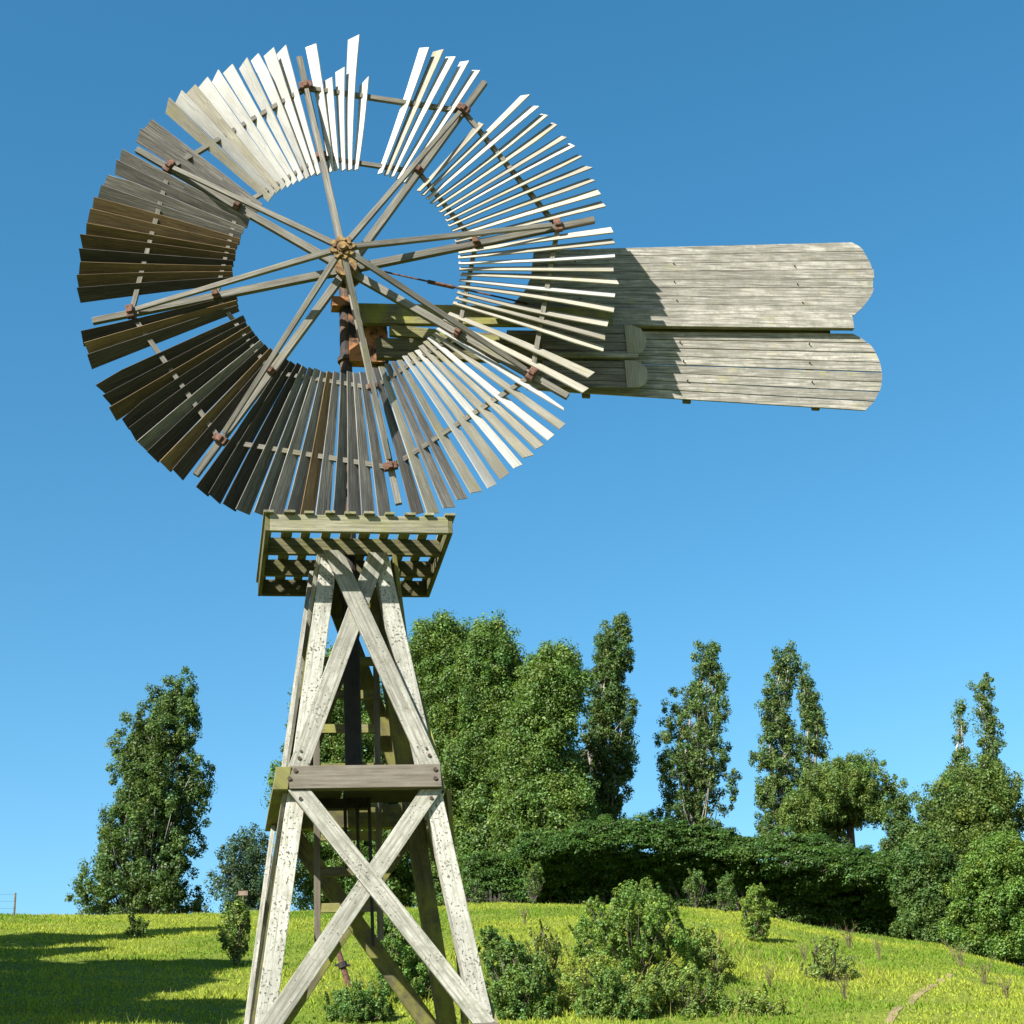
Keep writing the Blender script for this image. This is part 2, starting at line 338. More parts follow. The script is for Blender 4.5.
def silhouette_tree(name,label,cat,rows_list,D,n_lobe,lobe,sub,leaf,col,group=None,stems=1,bark=None,ascend=.35,depth=1.,limbs=.6,base_px=None,trunk_r=.16,fill=.25,jitter=.22,hollow=.3,shoots=0,up=.35,spread=1.0):
    """a real crown: lobes of leaf clumps whose spread at each height follows the given rows (y, left, right);
    lobe=(radius, vertical stretch), sub=(clumps per lobe, clump radius, leaves per clump)"""
    rows_list=rows_list if isinstance(rows_list[0],list) else [rows_list]
    xs=[r for rows in rows_list for r in rows]; cx=base_px if base_px else np.mean([(r[1]+r[2])/2 for r in rows_list[0][-3:]])
    P0=at(cx,xs[-1][0],D); base=np.array([P0[0],P0[1],float(ground(P0[0],P0[1]))])
    root=empty(name,base,label,cat,group)
    dirv=np.array([P0[0]-CAM[0],P0[1]-CAM[1],0]); dirv/=np.linalg.norm(dirv); scale=D/FPX
    centers=[];radii=[]; mb=MB(); lr,lz=lobe; ns,sr,per=sub
    area=[sum((b[0]-a[0])*(b[2]-b[1]+a[2]-a[1])/2 for a,b in zip(r[:-1],r[1:])) for r in rows_list]
    for rows,ar in zip(rows_list,area):
        ys=[r[0] for r in rows]; L=[r[1] for r in rows]; R=[r[2] for r in rows]
        nc=max(3,int(n_lobe*ar/sum(area))); yy=np.linspace(ys[0],ys[-1],400); wd=np.interp(yy,ys,R)-np.interp(yy,ys,L)+6; cdf=np.cumsum(wd)/wd.sum()
        own=[]
        for i in range(nc):
            py=float(np.interp((i+rng.random())/nc,cdf,yy)); l,r=np.interp(py,ys,L),np.interp(py,ys,R); hw=(r-l)/2
            rl=lr*np.exp(rng.normal(0,.25)); rl=min(rl,max(hw*scale*.75,sr*.9)); rin=rl/scale*.42
            py=max(py,ys[0]+rin*lz*1.5)
            l,r=np.interp(py,ys,L),np.interp(py,ys,R); hw=(r-l)/2
            rho=math.sqrt(hollow**2+(1-hollow**2)*rng.random()) if rng.random()>fill else rng.random()*.6
            th=2.399963*i+rng.normal(0,.3)
            px=(l+r)/2+max(hw-rin,hw*.15)*rho*math.cos(th); dd=max(hw*scale-rl*.8,.1)*depth*rho*math.sin(th)
            p=at(px,py,D)+dirv*dd
            g=float(ground(p[0],p[1]))
            if p[2]<g+rl*.4: p[2]=g+rl*.4
            own.append((p,rl))
            m=max(3,int(ns*(rl/lr)**1.6)); dv=rng.normal(size=(m,3)); dv/=np.linalg.norm(dv,axis=1)[:,None]
            q=p+dv*(rl*spread*(.45+.55*rng.random(m)**.6))[:,None]*np.array([1,1,lz])
            for c in q:
                if c[2]>float(ground(c[0],c[1]))+.02: centers.append(c); radii.append(sr*np.exp(rng.normal(0,.25)))
        for i in range(int(shoots)):
            py=float(np.interp(rng.random()*.8,cdf,yy)); l,r=np.interp(py,ys,L),np.interp(py,ys,R); th=rng.uniform(0,2*math.pi)
            c=at((l+r)/2+(r-l)/2*.85*math.cos(th),py,D)+dirv*((r-l)/2*scale*.8*math.sin(th)); v=np.array([rng.normal(0,.35),rng.normal(0,.35),1.])*rng.uniform(.25,.6)*min(1,lr*1.6)
            mb.tube([base,base*.35+c*.65+np.array([0,0,-.05]),c,c+v],[.016,.012,.008,.004],4,cap=False)
            for k in np.linspace(0,1,5): centers.append(c+v*k); radii.append(sr*.42*(1.15-.6*k))
        midx=lambda py:(np.interp(py,ys,L)+np.interp(py,ys,R))/2
        for s_ in range(stems):
            f=(s_-(stems-1)/2)/max(stems,1); q=[]; ytop=ys[0]+6+(abs(f)*(ys[-1]-ys[0])*.35)
            for k in np.linspace(0,1,9):
                py=ys[-1]+(ytop-ys[-1])*k
                p=at(midx(py)+f*(np.interp(py,ys,R)-np.interp(py,ys,L))*.55*min(1,k*2),py,D)+dirv*rng.normal(0,.1)
                q.append(base*(1-min(1,k*3))+p*min(1,k*3) if k<.34 else p)
            q[0]=base+np.array([f*.12,0,-.2]); hh=q[-1][2]-base[2]
            mb.tube(q,[max(.02,trunk_r*(1-.9*k)/(1 if stems==1 else 1.25)) for k in np.linspace(0,1,9)],7)
            for p,rl in own:
                if rng.random()<limbs/stems:
                    k=np.clip((p[2]-base[2])/hh-ascend*(.3+.7*rng.random()),.06,.95); j=k*8; a=q[int(j)]*(1-(j-int(j)))+q[min(int(j)+1,8)]*(j-int(j))
                    m_=(a+p)/2+np.array([0,0,.12*np.linalg.norm(p-a)]) if ascend<.2 else (a*.45+p*.55)-np.array([0,0,.06*np.linalg.norm(p-a)])
                    r0=trunk_r*.28*(1-k*.6); mb.tube([a,m_,p],[r0,r0*.7,r0*.3],5,cap=False)
    mb.build('trunk',bark or BARK_PALE,root,origin=base,smooth=True)
    crown_mesh('crown',[leaves(centers,radii,per,leaf,col,(1.,1.,1.1),up=up,jitter=jitter)],base,root); return root

POP=(.070,.108,.026); POP2=(.085,.125,.033); OAK=(.090,.138,.028); OLIVE=(.105,.145,.03)
GT='trees along the crest of the hill'
silhouette_tree('poplar_tree','broad dense dark poplar standing alone on the left crest','tree',
  [(678,174,182),(690,162,199),(708,147,198),(728,121,194),(750,114,192),(775,109,206),(796,107,212),(815,98,205),(844,82,203),(870,82,206),(884,73,206),(920,71,204)],
  75,210,(.46,2.2),(7,.27,44),.15,POP,GT,stems=5,limbs=.9,hollow=.5)
silhouette_tree('small_tree','small airy blue green tree between the left poplar and the windmill','tree',
  [(832,240,262),(842,232,270),(858,214,277),(880,208,280),(900,215,280),(920,225,270)],72,34,(.55,1.),(9,.25,30),.13,(.05,.078,.034),GT,stems=3,bark=BARK_DARK,ascend=.3,limbs=1.,trunk_r=.12)
silhouette_tree('broadleaf_tree','leafy green tree seen through the windmill tower legs','tree',
  [(645,322,340),(662,312,352),(690,298,374),(720,283,390),(765,274,410),(800,274,420),(850,280,430),(905,288,430)],82,85,(1.15,1.1),(26,.40,52),.17,OAK,GT,bark=BARK_DARK,base_px=345,trunk_r=.3)
silhouette_tree('broadleaf_tree','tall bright green tree just right of the tower, its left top bulging','tree',
  [(621,420,430),(634,412,466),(650,410,480),(700,404,490),(780,402,492),(850,410,492),(905,425,482)],78,76,(1.1,1.15),(28,.38,60),.16,OAK,GT,stems=2,base_px=452,trunk_r=.34,fill=.15)
silhouette_tree('broadleaf_tree','tallest broadleaf tree of the central clump with a pointed top','tree',
  [(616,490,499),(630,474,508),(653,462,519),(680,455,522),(740,450,528),(800,450,532),(860,455,530),(905,462,522)],76,66,(1.05,1.15),(28,.38,60),.16,OAK,GT,base_px=492,trunk_r=.32,fill=.15)
silhouette_tree('broadleaf_tree','rounded lower tree of the central clump, next to the slim poplar','tree',
  [(650,555,566),(658,532,575),(676,515,584),(707,505,590),(735,500,584),(752,498,566),(770,495,574),(790,495,584),(820,497,592),(860,500,590),(905,505,570)],74,84,(1.0,1.05),(28,.38,60),.16,(.095,.145,.028),GT,base_px=535,trunk_r=.3,fill=.15)
silhouette_tree('poplar_tree','slim tall poplar touching the right side of the central clump','tree',
  [(616,622,627),(628,608,630),(653,592,633),(680,590,632),(714,589,637),(742,566,638),(765,563,637),(785,572,635),(805,575,636),(822,576,630),(850,575,625)],79,150,(.42,2.2),(6,.25,46),.15,POP,GT,stems=3,limbs=.9,base_px=607)
silhouette_tree('poplar_tree','airy poplar with a stepped left shoulder rising behind the hedge','tree',
  [(640,710,717),(655,696,722),(679,689,728),(695,681,729),(703,664,731),(723,662,736),(744,655,736),(784,651,738),(800,658,730),(815,655,724),(845,660,720)],82,125,(.36,2.4),(5,.24,36),.15,POP2,GT,stems=5,limbs=1.2,base_px=692)
silhouette_tree('poplar_tree','twin topped poplar with pale stems behind the round tree','tree',
  [[(646,786,794),(660,774,800),(681,768,796),(707,760,794),(735,757,800),(754,750,803),(775,752,803),(800,755,800),(845,758,795)],
   [(666,801,806),(676,797,813),(702,796,822),(728,796,829),(754,795,830),(770,797,816),(790,798,808)]],82,125,(.36,2.3),(5,.24,38),.15,POP2,GT,stems=2,limbs=1.2,base_px=785)
silhouette_tree('poplar_tree','thin sparse poplar with two bare topped stems at the far right','tree',
  [[(675,985,991),(690,972,993),(706,970,991),(720,976,1002),(735,976,1007),(755,973,1006),(775,973,1003),(830,970,1000)],
   [(700,957,962),(716,952,967),(728,955,965),(740,953,968),(760,946,970),(790,945,972)]],80,66,(.32,2.),(5,.23,32),.14,POP2,GT,stems=2,limbs=1.,base_px=978)
silhouette_tree('round_tree','rounded olive green tree with a dark leaning trunk above the hedge','tree',
  [[(766,822,872),(775,806,893),(790,790,907),(803,786,911),(817,786,906)],[(800,786,850),(818,786,855),(835,790,850),(850,795,845)]],
  76,78,(.7,.85),(18,.27,55),.12,OLIVE,GT,bark=BARK_DARK,base_px=846,trunk_r=.22,limbs=.6,ascend=.1,fill=.4,hollow=.1)
silhouette_tree('bushy_tree','big dense bushy tree filling the right edge in front of the poplar stems','tree',
  [(772,968,1004),(784,932,1015),(800,922,1022),(830,912,1034),(870,908,1045),(910,908,1050),(950,925,1050)],73,115,(.85,1.1),(20,.32,52),.14,(.090,.128,.025),GT,bark=BARK_DARK,base_px=985,trunk_r=.25)
silhouette_tree('young_conifer','small upright dark green tree between the round tree and the bushy tree','tree',
  [(799,897,903),(815,888,912),(835,884,918),(860,882,922),(900,884,922),(935,888,920)],72,46,(.42,1.5),(9,.24,46),.13,(.07,.11,.028),GT,bark=BARK_DARK,base_px=902)
silhouette_tree('shrub','wide low feathery green shrub at the right edge at the foot of the bushy tree','shrub',
  [(838,985,1015),(855,965,1035),(880,955,1045),(910,948,1050),(935,945,1050),(958,950,1050)],64,60,(.6,.7),(18,.26,60),.12,(.105,.165,.028),None,up=.8,bark=BARK_DARK,base_px=1000,ascend=.1)

silhouette_tree('shrub','tall dark shrub closing the gap between the hedge end and the bushy tree','shrub',
  [(838,912,930),(855,900,948),(880,893,960),(915,892,962),(950,895,962)],67,55,(.55,1.),(16,.26,56),.13,(.07,.115,.025),None,up=.6,bark=BARK_DARK,base_px=928)
# hedge: one long clipped windbreak, layered fronds overhanging a dark base
hx=[(440,842),(500,846),(548,838),(600,826),(640,822),(700,828),(735,836),(760,842),(800,838),(850,850),(885,856),(935,862),(962,868)]
hb=at(680,905,68); hbase=np.array([hb[0],hb[1],float(ground(hb[0],hb[1]))]); hedge=empty('hedge',hbase,'long dark green hedge running along the crest below the poplars','hedge')
cs=[];rs=[]; mb=MB(); hc=[]
for i in range(1750):
    px=rng.uniform(522,962); top=np.interp(px,[q[0] for q in hx],[q[1] for q in hx])+rng.normal(0,3.)-5*abs(rng.normal())*(rng.random()<.25)
    Dh=69.8+.6*math.sin(px*.02); g=at(px,900,Dh); zt=at(px,top,Dh)[2]; zg=float(ground(g[0],g[1])); f=rng.random()**.6
    zz=zg+.55+(zt-zg-.75)*f
    front=-2.3*min(1,max(0,(f-.30)/.35))**.8*(1-.55*max(0,(f-.6)/.4)**2)+.15*math.sin(px*.35+zz*5)
    d_=at(px,900,Dh+(front if rng.random()<.72 else rng.uniform(front,1.3)))
    cs.append((d_[0],d_[1],zz)); rs.append(.27*math.exp(rng.normal(0,.28)))
for i in range(420):
    px=rng.uniform(525,958); top=np.interp(px,[q[0] for q in hx],[q[1] for q in hx]); Dh=69.0+rng.normal(0,.5)
    c0=at(px,top+5,Dh); v=np.array([rng.normal(0,.12),rng.normal(0,.12),.12])*rng.uniform(.6,2.)
    for k in (0,.5,1.): cs.append(tuple(c0+v*k)); rs.append(.15-.05*k)
for px in np.arange(526,960,9):
    Dh=69.6; g=at(px+rng.normal(0,2),900,Dh); zg=float(ground(g[0],g[1])); MB().tube([(g[0],g[1],zg-.2),(g[0]+rng.normal(0,.1),g[1],zg+1.1),(g[0]+rng.normal(0,.25),g[1],zg+2.3)],[.1,.08,.04],6).build('trunk',BARK_DARK,hedge,origin=hbase,smooth=True)
for i in range(2900):
    px=rng.uniform(470,962); d_=at(px,900,70.1+rng.uniform(-.5,1.0)); cs.append((d_[0],d_[1],float(ground(d_[0],d_[1]))+rng.uniform(.05,2.9))); rs.append(.36)
crown_mesh('foliage',[leaves(cs,rs,75,.125,(.046,.088,.013),(1.5,1.5,.5),up=1.0,jitter=.25)],hbase,hedge)

# ------------------------------------------------------------------ shrubs and saplings on the slope
def bush(label,rows,D,n,cr,per,leaf,col,name='shrub',cat='shrub',group=None,**kw):
    return silhouette_tree(name,label,cat,rows,D,max(9,int(n*.4)),(cr*.9,.85),(11,cr*.34,max(18,per//4)),leaf*.85,tuple(q*1.12 for q in col),group,bark=BARK_DARK,ascend=.12,limbs=.6,trunk_r=.05,stems=3,shoots=n//2,**kw)
def Dof(px,py): P=on_ground(px,py); return float(np.hypot(P[0]-CAM[0],P[1]-CAM[1]))
GB='wild shrubs on the grassy slope'
bush('largest mounded wild shrub on the slope, in front of the hedge',[(893,605,655),(905,582,680),(922,570,690),(945,567,697),(968,575,700)],Dof(640,985)-1,95,.34,150,.085,(.115,.17,.03),group=GB)
bush('dark leafy shrub at the bottom edge just right of the tower leg',[(945,490,520),(960,482,545),(985,480,560),(1012,482,565),(1050,490,560)],33.5,80,.30,150,.075,(.09,.14,.03),group=GB)
bush('low yellowish shrub between the dark shrub and the mounded shrub',[(960,560,590),(975,545,640),(1000,550,660),(1030,555,650)],34.5,60,.26,120,.07,(.20,.22,.04),group=GB)
bush('tangled green shrub at the bottom centre, right of the yellowish one',[(968,655,690),(985,640,725),(1005,632,738),(1040,640,735)],33.5,70,.28,140,.075,(.13,.17,.035),group=GB)
bush('dark green shrub behind the tower beside the rear diagonal brace',[(925,385,412),(940,372,428),(960,368,440),(990,380,450),(1005,395,445)],Dof(415,1000)-.5,70,.28,150,.08,(.09,.15,.03),group=GB)
bush('small dark shrub at the bottom edge inside the tower legs',[(990,335,365),(1002,322,400),(1040,325,395)],33,40,.24,140,.07,(.09,.14,.03),group=GB)
bush('small round shrub in the grass close to the right tower leg',[(930,480,496),(942,478,505),(960,480,507)],Dof(490,962),18,.22,120,.075,(.10,.15,.03),group=GB)
bush('low scraggy shrub near the middle of the right hand slope',[(938,815,830),(950,800,850),(968,795,855),(980,800,865)],Dof(830,980),22,.2,60,.075,(.15,.18,.045),group=GB)
bush('straggling yellow green scrub between the mounded shrub and the right picture half',[(925,690,705),(940,682,722),(960,680,735),(985,685,738)],Dof(715,985),44,.26,110,.07,(.17,.20,.04),group=GB)
bush('thin open shrub in the grass between the dark shrub and the mounded shrub',[(925,535,545),(940,525,565),(962,522,575),(978,530,570)],Dof(545,978),26,.22,80,.07,(.16,.18,.04),group=GB)
bush('low dark scrub joining the mounded shrub to the bottom edge',[(975,585,625),(990,575,650),(1010,575,655),(1035,580,650)],33,55,.28,130,.07,(.10,.15,.03),group=GB)
bush('sparse bright scrub at the bottom edge right of the tangled shrub',[(990,745,765),(1003,735,785),(1020,732,790),(1035,735,790)],33,26,.22,70,.07,(.18,.21,.04),group=GB)
def sapling(label,rows,D,n,col,group='saplings on the slope',per=70,cr=.26):
    return silhouette_tree('sapling',label,'sapling',rows,D,n,(cr*.8,.9),(6,cr*.4,max(8,per//6)),.085,col,group,bark=BARK_DARK,ascend=.25,limbs=1.,trunk_r=.04,shoots=n)
sapling('bright yellow green sapling standing in the open right of the mounded shrub',[(884,752,762),(898,742,770),(912,738,774),(928,742,768),(942,746,766)],Dof(756,942),24,(.15,.20,.03),per=110)
sapling('spindly yellow green sapling left of the tower legs',[(900,228,240),(915,222,250),(940,220,252),(962,226,246)],Dof(236,966),24,(.13,.17,.035))
sapling('sapling on a bare stem under the left half of the hedge',[(872,690,700),(885,682,708),(900,690,702)],64,13,(.09,.14,.03))
sapling('sapling on a pale stem at the foot of the hedge',[(874,722,732),(888,714,738),(898,716,736),(914,723,731)],62,16,(.09,.14,.03))
sapling('thin twisted sapling against the dark gap under the central trees',[(864,528,540),(876,518,548),(886,524,544),(906,530,536)],64,14,(.10,.15,.03))
sapling('light green sapling rising behind the mounded shrub',[(880,640,650),(892,632,655),(910,636,652)],60,13,(.12,.17,.03))
sapling('leafy sapling beside the right tower leg at the edge of the dark trees',[(878,470,480),(890,466,486),(905,470,482)],64,12,(.08,.13,.03))
sapling('tiny scrubby sapling on the crest above the dark tree shadow',[(918,132,142),(928,125,150),(938,130,146)],Dof(138,938),9,(.10,.14,.03))
# dry weed stalks: one plant built, then copied
STALK=simple('dry_stalks',(.08,.06,.025),(.18,.14,.07),5,.95)
mbw=MB()
for k in range(11):
    a=rng.uniform(0,6.28); l=rng.uniform(.35,.95); s=rng.uniform(.1,.5)
    tip=V((math.cos(a)*s*l,math.sin(a)*s*l,l)); mbw.tube([(0,0,-.05),tip*.5+V((0,0,.05)),tip],[.010,.007,.004],5)
    for j in range(4):
        q=tip*rng.uniform(.45,.95); mbw.tube([q,q+V(rng.normal(0,.1,3))+V((0,0,.08))],[.008,.003],4,cap=False)
weeds=[(805,962,'dry brown weed stalks left of the scraggy shrub'),(850,950,'dry weed stalks just above the scraggy shrub'),(962,968,'dry weed stalks at the foot of the right edge shrub'),
 (985,985,'pale dead weeds on the right edge slope'),(1008,1000,'dead weeds nearest the right picture edge'),(770,990,'dry weeds below the open grass sapling'),(716,960,'brown weed stalks right of the mounded shrub'),(590,915,'weed stalks left of the mounded shrub top'),
 (525,925,'thin dry weed alone in the grass between tower leg and mounded shrub'),(880,960,'small dry weed beside the track end'),(745,1005,'dry weed near the bottom edge right of the tangled shrub'),(845,1000,'low dry weed left of the earth track')]
wroot=None
for px,py,lab in weeds:
    P=on_ground(px,py)
    if wroot is None: wroot=mbw.build('dry_weed',STALK); o=wroot
    else: o=wroot.copy(); COL.objects.link(o)
    o.location=tuple(P); o.rotation_euler=(0,0,rng.uniform(0,6.28)); o.scale=(rng.uniform(.5,1.1),rng.uniform(.5,1.1),rng.uniform(.45,.95)); tag(o,lab,'weed','dry weeds on the slope')

# trees standing left of the picture whose shadows fall across the slope
LB=['tall narrow tree beyond the left edge, farthest up the slope','wide tall tree beyond the left edge, second from the top of the slope','widest tree beyond the left edge, in the middle of the row','wide tree beyond the left edge, second from the bottom of the slope','tall tree beyond the left edge, lowest on the slope','slim tree beyond the left edge, filling the row behind the widest one','narrow tree beyond the left edge, between the two uppermost trees']
for i,(px,py,k,rad) in enumerate([(224,927,14.,1.6),(232,962,15.,3.5),(140,984,13.,3.4),(222,1001,14.5,3.6),(120,1015,13,3.2),(205,980,14.,2.6),(100,948,13.,2.2)]):
    T=on_ground(px,py); bx,by=T[0]-.88*k,T[1]-.80*k; H=T[2]+k-float(ground(bx,by))
    gz=float(ground(bx,by)); base=np.array([bx,by,gz]); root=empty('poplar_tree',base,LB[i],'tree','trees left of the view')
    cs=[];rs=[]
    for j in range(int(110*rad)):
        f=rng.random(); rr=rad*min(1,(1-f)*2.2+.25)*min(1,f*4+.4); th=rng.uniform(0,6.28); q=math.sqrt(rng.random())*max(rr-.3,.05)
        cs.append(base+np.array([q*math.cos(th),q*math.sin(th),.6+(H-1.1)*f])); rs.append(.7*(1-.3*f))
    MB().tube([base-np.array([0,0,.3]),base+np.array([.1,0,H*.5]),base+np.array([0,.1,H-.5])],[.28,.18,.04],8).build('trunk',BARK_PALE,root,origin=base,smooth=True)
    crown_mesh('crown',[leaves(cs,rs,80,.34,POP)],base,root)

# ------------------------------------------------------------------ small background things
P=on_ground(14,917); wf=empty('wire_fence',P,'thin wire fence with one slender post on the left crest','fence')
hgt=at(14,893,np.hypot(P[0]-CAM[0],P[1]-CAM[1]))[2]-P[2]
MB().tube([P-np.array([0,0,.2]),P+np.array([0,0,hgt])],.035,7).build('post',STALK,wf,origin=P)
L_=at(-60,917,66.); L_[2]=float(ground(L_[0],L_[1]))
MB().tube([L_-np.array([0,0,.2]),L_+np.array([0,0,hgt])],.035,7).build('post',STALK,wf,origin=P)
mb=MB()
for fz in (.35,.65,.95): mb.tube([L_+np.array([0,0,hgt*fz]),P+np.array([0,0,hgt*fz])],.004,5)
mb.build('wire',IRON,wf,origin=P)
Dp=62.; P=at(243,920,Dp); P[2]=float(ground(P[0],P[1])); top=at(243,893,Dp); sg=empty('sign_post',P,'small brown board on a thin post left of the tower','sign')
MB().tube([P-np.array([0,0,.2]),(P[0],P[1],top[2]-.02)],.03,7).build('post',STALK,sg,origin=P)
MB().box(P[0]-.17,P[0]+.17,P[1]-.05,P[1]-.02,top[2]-.1,top[2]+.07).build('board',simple('brown_board',(.16,.11,.07),(.30,.22,.15),5),sg,origin=P,bevel=.004)
P=on_ground(349,986); D_=np.hypot(P[0]-CAM[0],P[1]-CAM[1])-.2; A=at(349,986,D_); B=at(336,944,D_)
rp=empty('rusty_pipe',A,'leaning rust orange iron pipe in the grass behind the tower','pipe')
A,B=V(A),V(B); ax=(B-A).normalized(); MB().tube([A-ax*.3,A+ax*.05,B],[.07,.07,.065],10).build('tube',RUST,rp,origin=A,smooth=False)
m_=A.lerp(B,.5); MB().tube([m_-ax*.06,m_+ax*.06],.11,10).tube([m_-V(RR)*.17,m_+V(RR)*.17],.03,8).build('clamp',IRON,rp,origin=A)
# grey paling fence in the gap under the central trees, tree shade painted into its dark tone
A=at(458,903,69.5);B=at(524,905,69.5); pf_=empty('paling_fence',A,'weathered grey paling fence in the dark gap under the central trees','fence')
A[2]=float(ground(A[0],A[1]));pf_.location=tuple(A)
for i in range(17):
    k=i/16; q=A*(1-k)+B*k; g=float(ground(q[0],q[1])); hh=1.25*rng.uniform(.85,1.08)
    MB().beam((q[0],q[1],g-.1),(q[0]+rng.normal(0,.02),q[1],g+hh),.09,.02,up=(0,1,0)).build('paling',W_DARK_SHADE,pf_,origin=A)
mb=MB()
for zz in (.35,.95): mb.beam(A+np.array([0,.04,zz]),(B[0],B[1]+.04,float(ground(B[0],B[1]))+zz),.03,.06)
mb.build('rail',W_DARK_SHADE,pf_,origin=A)
# brick house mostly hidden behind the round tree
hp=at(842,850,90.); hp[2]=float(ground(hp[0],hp[1])); hs_=empty('brick_house',hp,'pinkish brick house barely showing behind the round tree','house')
BRK=simple('pink_brick',(.36,.20,.15),(.50,.32,.25),9,.9); zt=at(846,830,90.)[2]
MB().box(hp[0]-1.8,hp[0]+1.6,hp[1],hp[1]+5,hp[2]-.3,zt-1.1).build('wall',BRK,hs_,origin=hp)
rf=MB(); rf.hexa([(hp[0]-2,hp[1]-.2,zt-1.09),(hp[0]-2,hp[1]+5.2,zt-1.09),(hp[0]-2,hp[1]+2.6,zt-.5),(hp[0]-2,hp[1]+2.4,zt-.5),(hp[0]+1.8,hp[1]-.2,zt-1.09),(hp[0]+1.8,hp[1]+5.2,zt-1.09),(hp[0]+1.8,hp[1]+2.6,zt-.5),(hp[0]+1.8,hp[1]+2.4,zt-.5)],(1,0,0))
rf.build('roof',simple('grey_roof_tiles',(.10,.09,.09),(.18,.16,.15),6),hs_,origin=hp)

# ------------------------------------------------------------------ the windmill
a_,s_,H=.34324,.148676,6.38348
WC=V((-.0349,-.5461,9.6957)); WAZ,WEL,PH=-.1763,-.079,1.7378
gb=float(ground(0,0)); ROOT=V((0,0,gb))
mill=empty('windmill',ROOT,'weathered white wooden windmill with a slatted fan wheel and long plank tail vane','windmill')
bz=lambda z:a_+s_*(H-z)
def P_(mb,name,mat,parent=mill,**kw): return mb.build(name,mat,parent,origin=ROOT,**kw)
def bolt(A,n_,parent,r=.018,org=ROOT):
    A=V(A);n_=V(n_).normalized(); MB().tube([A-n_*.01,A+n_*.014],r,7).build('bolt',BOLT,parent,origin=org)
def rz(k,x,y,z):
    for _ in range(k): x,y=-y,x
    return (x,y,z)
LW=.175
for sx in (-1,1):
    for sy in (-1,1):
        def sq(z):
            o=bz(z);i=o-LW; q=[(min(sx*o,sx*i),min(sy*o,sy*i)),(max(sx*o,sx*i),min(sy*o,sy*i)),(max(sx*o,sx*i),max(sy*o,sy*i)),(min(sx*o,sx*i),max(sy*o,sy*i))]
            return [(x,y,z) for x,y in q]
        mb=MB(); bot=float(ground(sx*1.2,sy*1.2))-.25; mb.hexa(sq(bot)+sq(H-.003),V((-sx*s_,-sy*s_,1)))
        P_(mb,'leg',W_LEG if sy<0 else W_MOSS_SHADE,bevel=.006)  # rear legs: darker wood paints in the shade inside the tower
ZG0,ZG1=3.775,4.005; ZL0,ZL1=1.36,1.55; T=.044
def face_board(k,x0,z0,x1,z1,w,o0,o1,name,mat):
    """board on tower face k, ends cut level"""
    hw=w/2*math.hypot(x1-x0,z1-z0)/abs(z1-z0)
    f=lambda x,z,o: rz(k,x,-(bz(z)+o),z)
    c=[f(x0-hw,z0,o1),f(x0+hw,z0,o1),f(x0+hw,z0,o0),f(x0-hw,z0,o0),f(x1-hw,z1,o1),f(x1+hw,z1,o1),f(x1+hw,z1,o0),f(x1-hw,z1,o0)]
    mb=MB(); mb.hexa(c,V(c[4])-V(c[0])); return P_(mb,name,mat,bevel=.004)
for k in range(4):
    m=W_BRACE if k in(0,3) else W_MOSS_SHADE
    for sg,(o0,o1) in ((1,(T+.003,2*T+.003)),(-1,(.001,T+.001))):
        if k==0 or k==2: pass
        br=face_board(k,sg*.63,ZG1+.004,-sg*.235,H-.004,.185,o0,o1,'brace',m)
        if k==0: bolt((sg*.62,-(bz(4.1)+o1),4.1),(0,-1,0),br); bolt((sg*.6,-(bz(4.2)+o1),4.17),(0,-1,0),br,.013)
        br=face_board(k,-sg*.63,ZG0-.004,sg*.96,ZL1+.004,.172,o0,o1,'brace',m)
        if k==0: bolt((-sg*.62,-(bz(3.68)+o1),3.68),(0,-1,0),br)
    for z0,z1 in ((ZG0,ZG1),(ZL0,ZL1)):
        e=bz((z0+z1)/2); f0,f1=bz(z1),bz(z0); th=.115
        if k in (0,2):
            c=[]
            for x in (-e-.006,e+.006): c+=[rz(k,x,-(f1+th),z0),rz(k,x,-(f1),z0),rz(k,x,-(f0),z1),rz(k,x,-(f0+th),z1)]
            mb=MB(); mb.hexa(c,V(c[4])-V(c[0])); g=P_(mb,'girt',W_GIRT if k==0 else W_MOSS_SHADE,bevel=.006)
            if k==0 and z0>3:
                for x,z in ((-.665,3.955),(-.72,3.875),(.665,3.95),(.66,3.86)): bolt((x,-(bz(z)+th+.002),z),(0,-1,0),g,.02)
        else:
            th,ot=(.115,.145) if k==3 else (-.01,.04)
            c=[]
            for x in (-e-th,e+th): c+=[rz(k,x,-(f1+ot),z0-.002),rz(k,x,-(f1+.003),z0-.002),rz(k,x,-(f0+.003),z1-.012),rz(k,x,-(f0+ot),z1-.012)]
            mb=MB(); mb.hexa(c,V(c[4])-V(c[0])); P_(mb,'girt',W_MOSS_SHADE if k==3 else W_GIRT,bevel=.006)
# working platform under the wheel
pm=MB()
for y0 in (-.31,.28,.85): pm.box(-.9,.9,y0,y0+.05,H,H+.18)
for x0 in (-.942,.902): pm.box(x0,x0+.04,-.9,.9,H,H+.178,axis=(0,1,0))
plat=P_(pm,'platform',W_JOIST_SHADE,bevel=.003)
P_(MB().box(-.9,.9,-.9,-.85,H,H+.18),'fascia',W_PLAT,plat,bevel=.003)
for i in range(10):
    x=-.915+i*1.83/9+random.uniform(-.008,.008); w_=.05+random.uniform(-.004,.008)
    P_(MB().box(x-w_,x+w_,-.945+random.uniform(-.01,.01),.95,H+.181,H+.207,axis=(0,1,0)),'slat',W_PLAT,plat,bevel=.002)
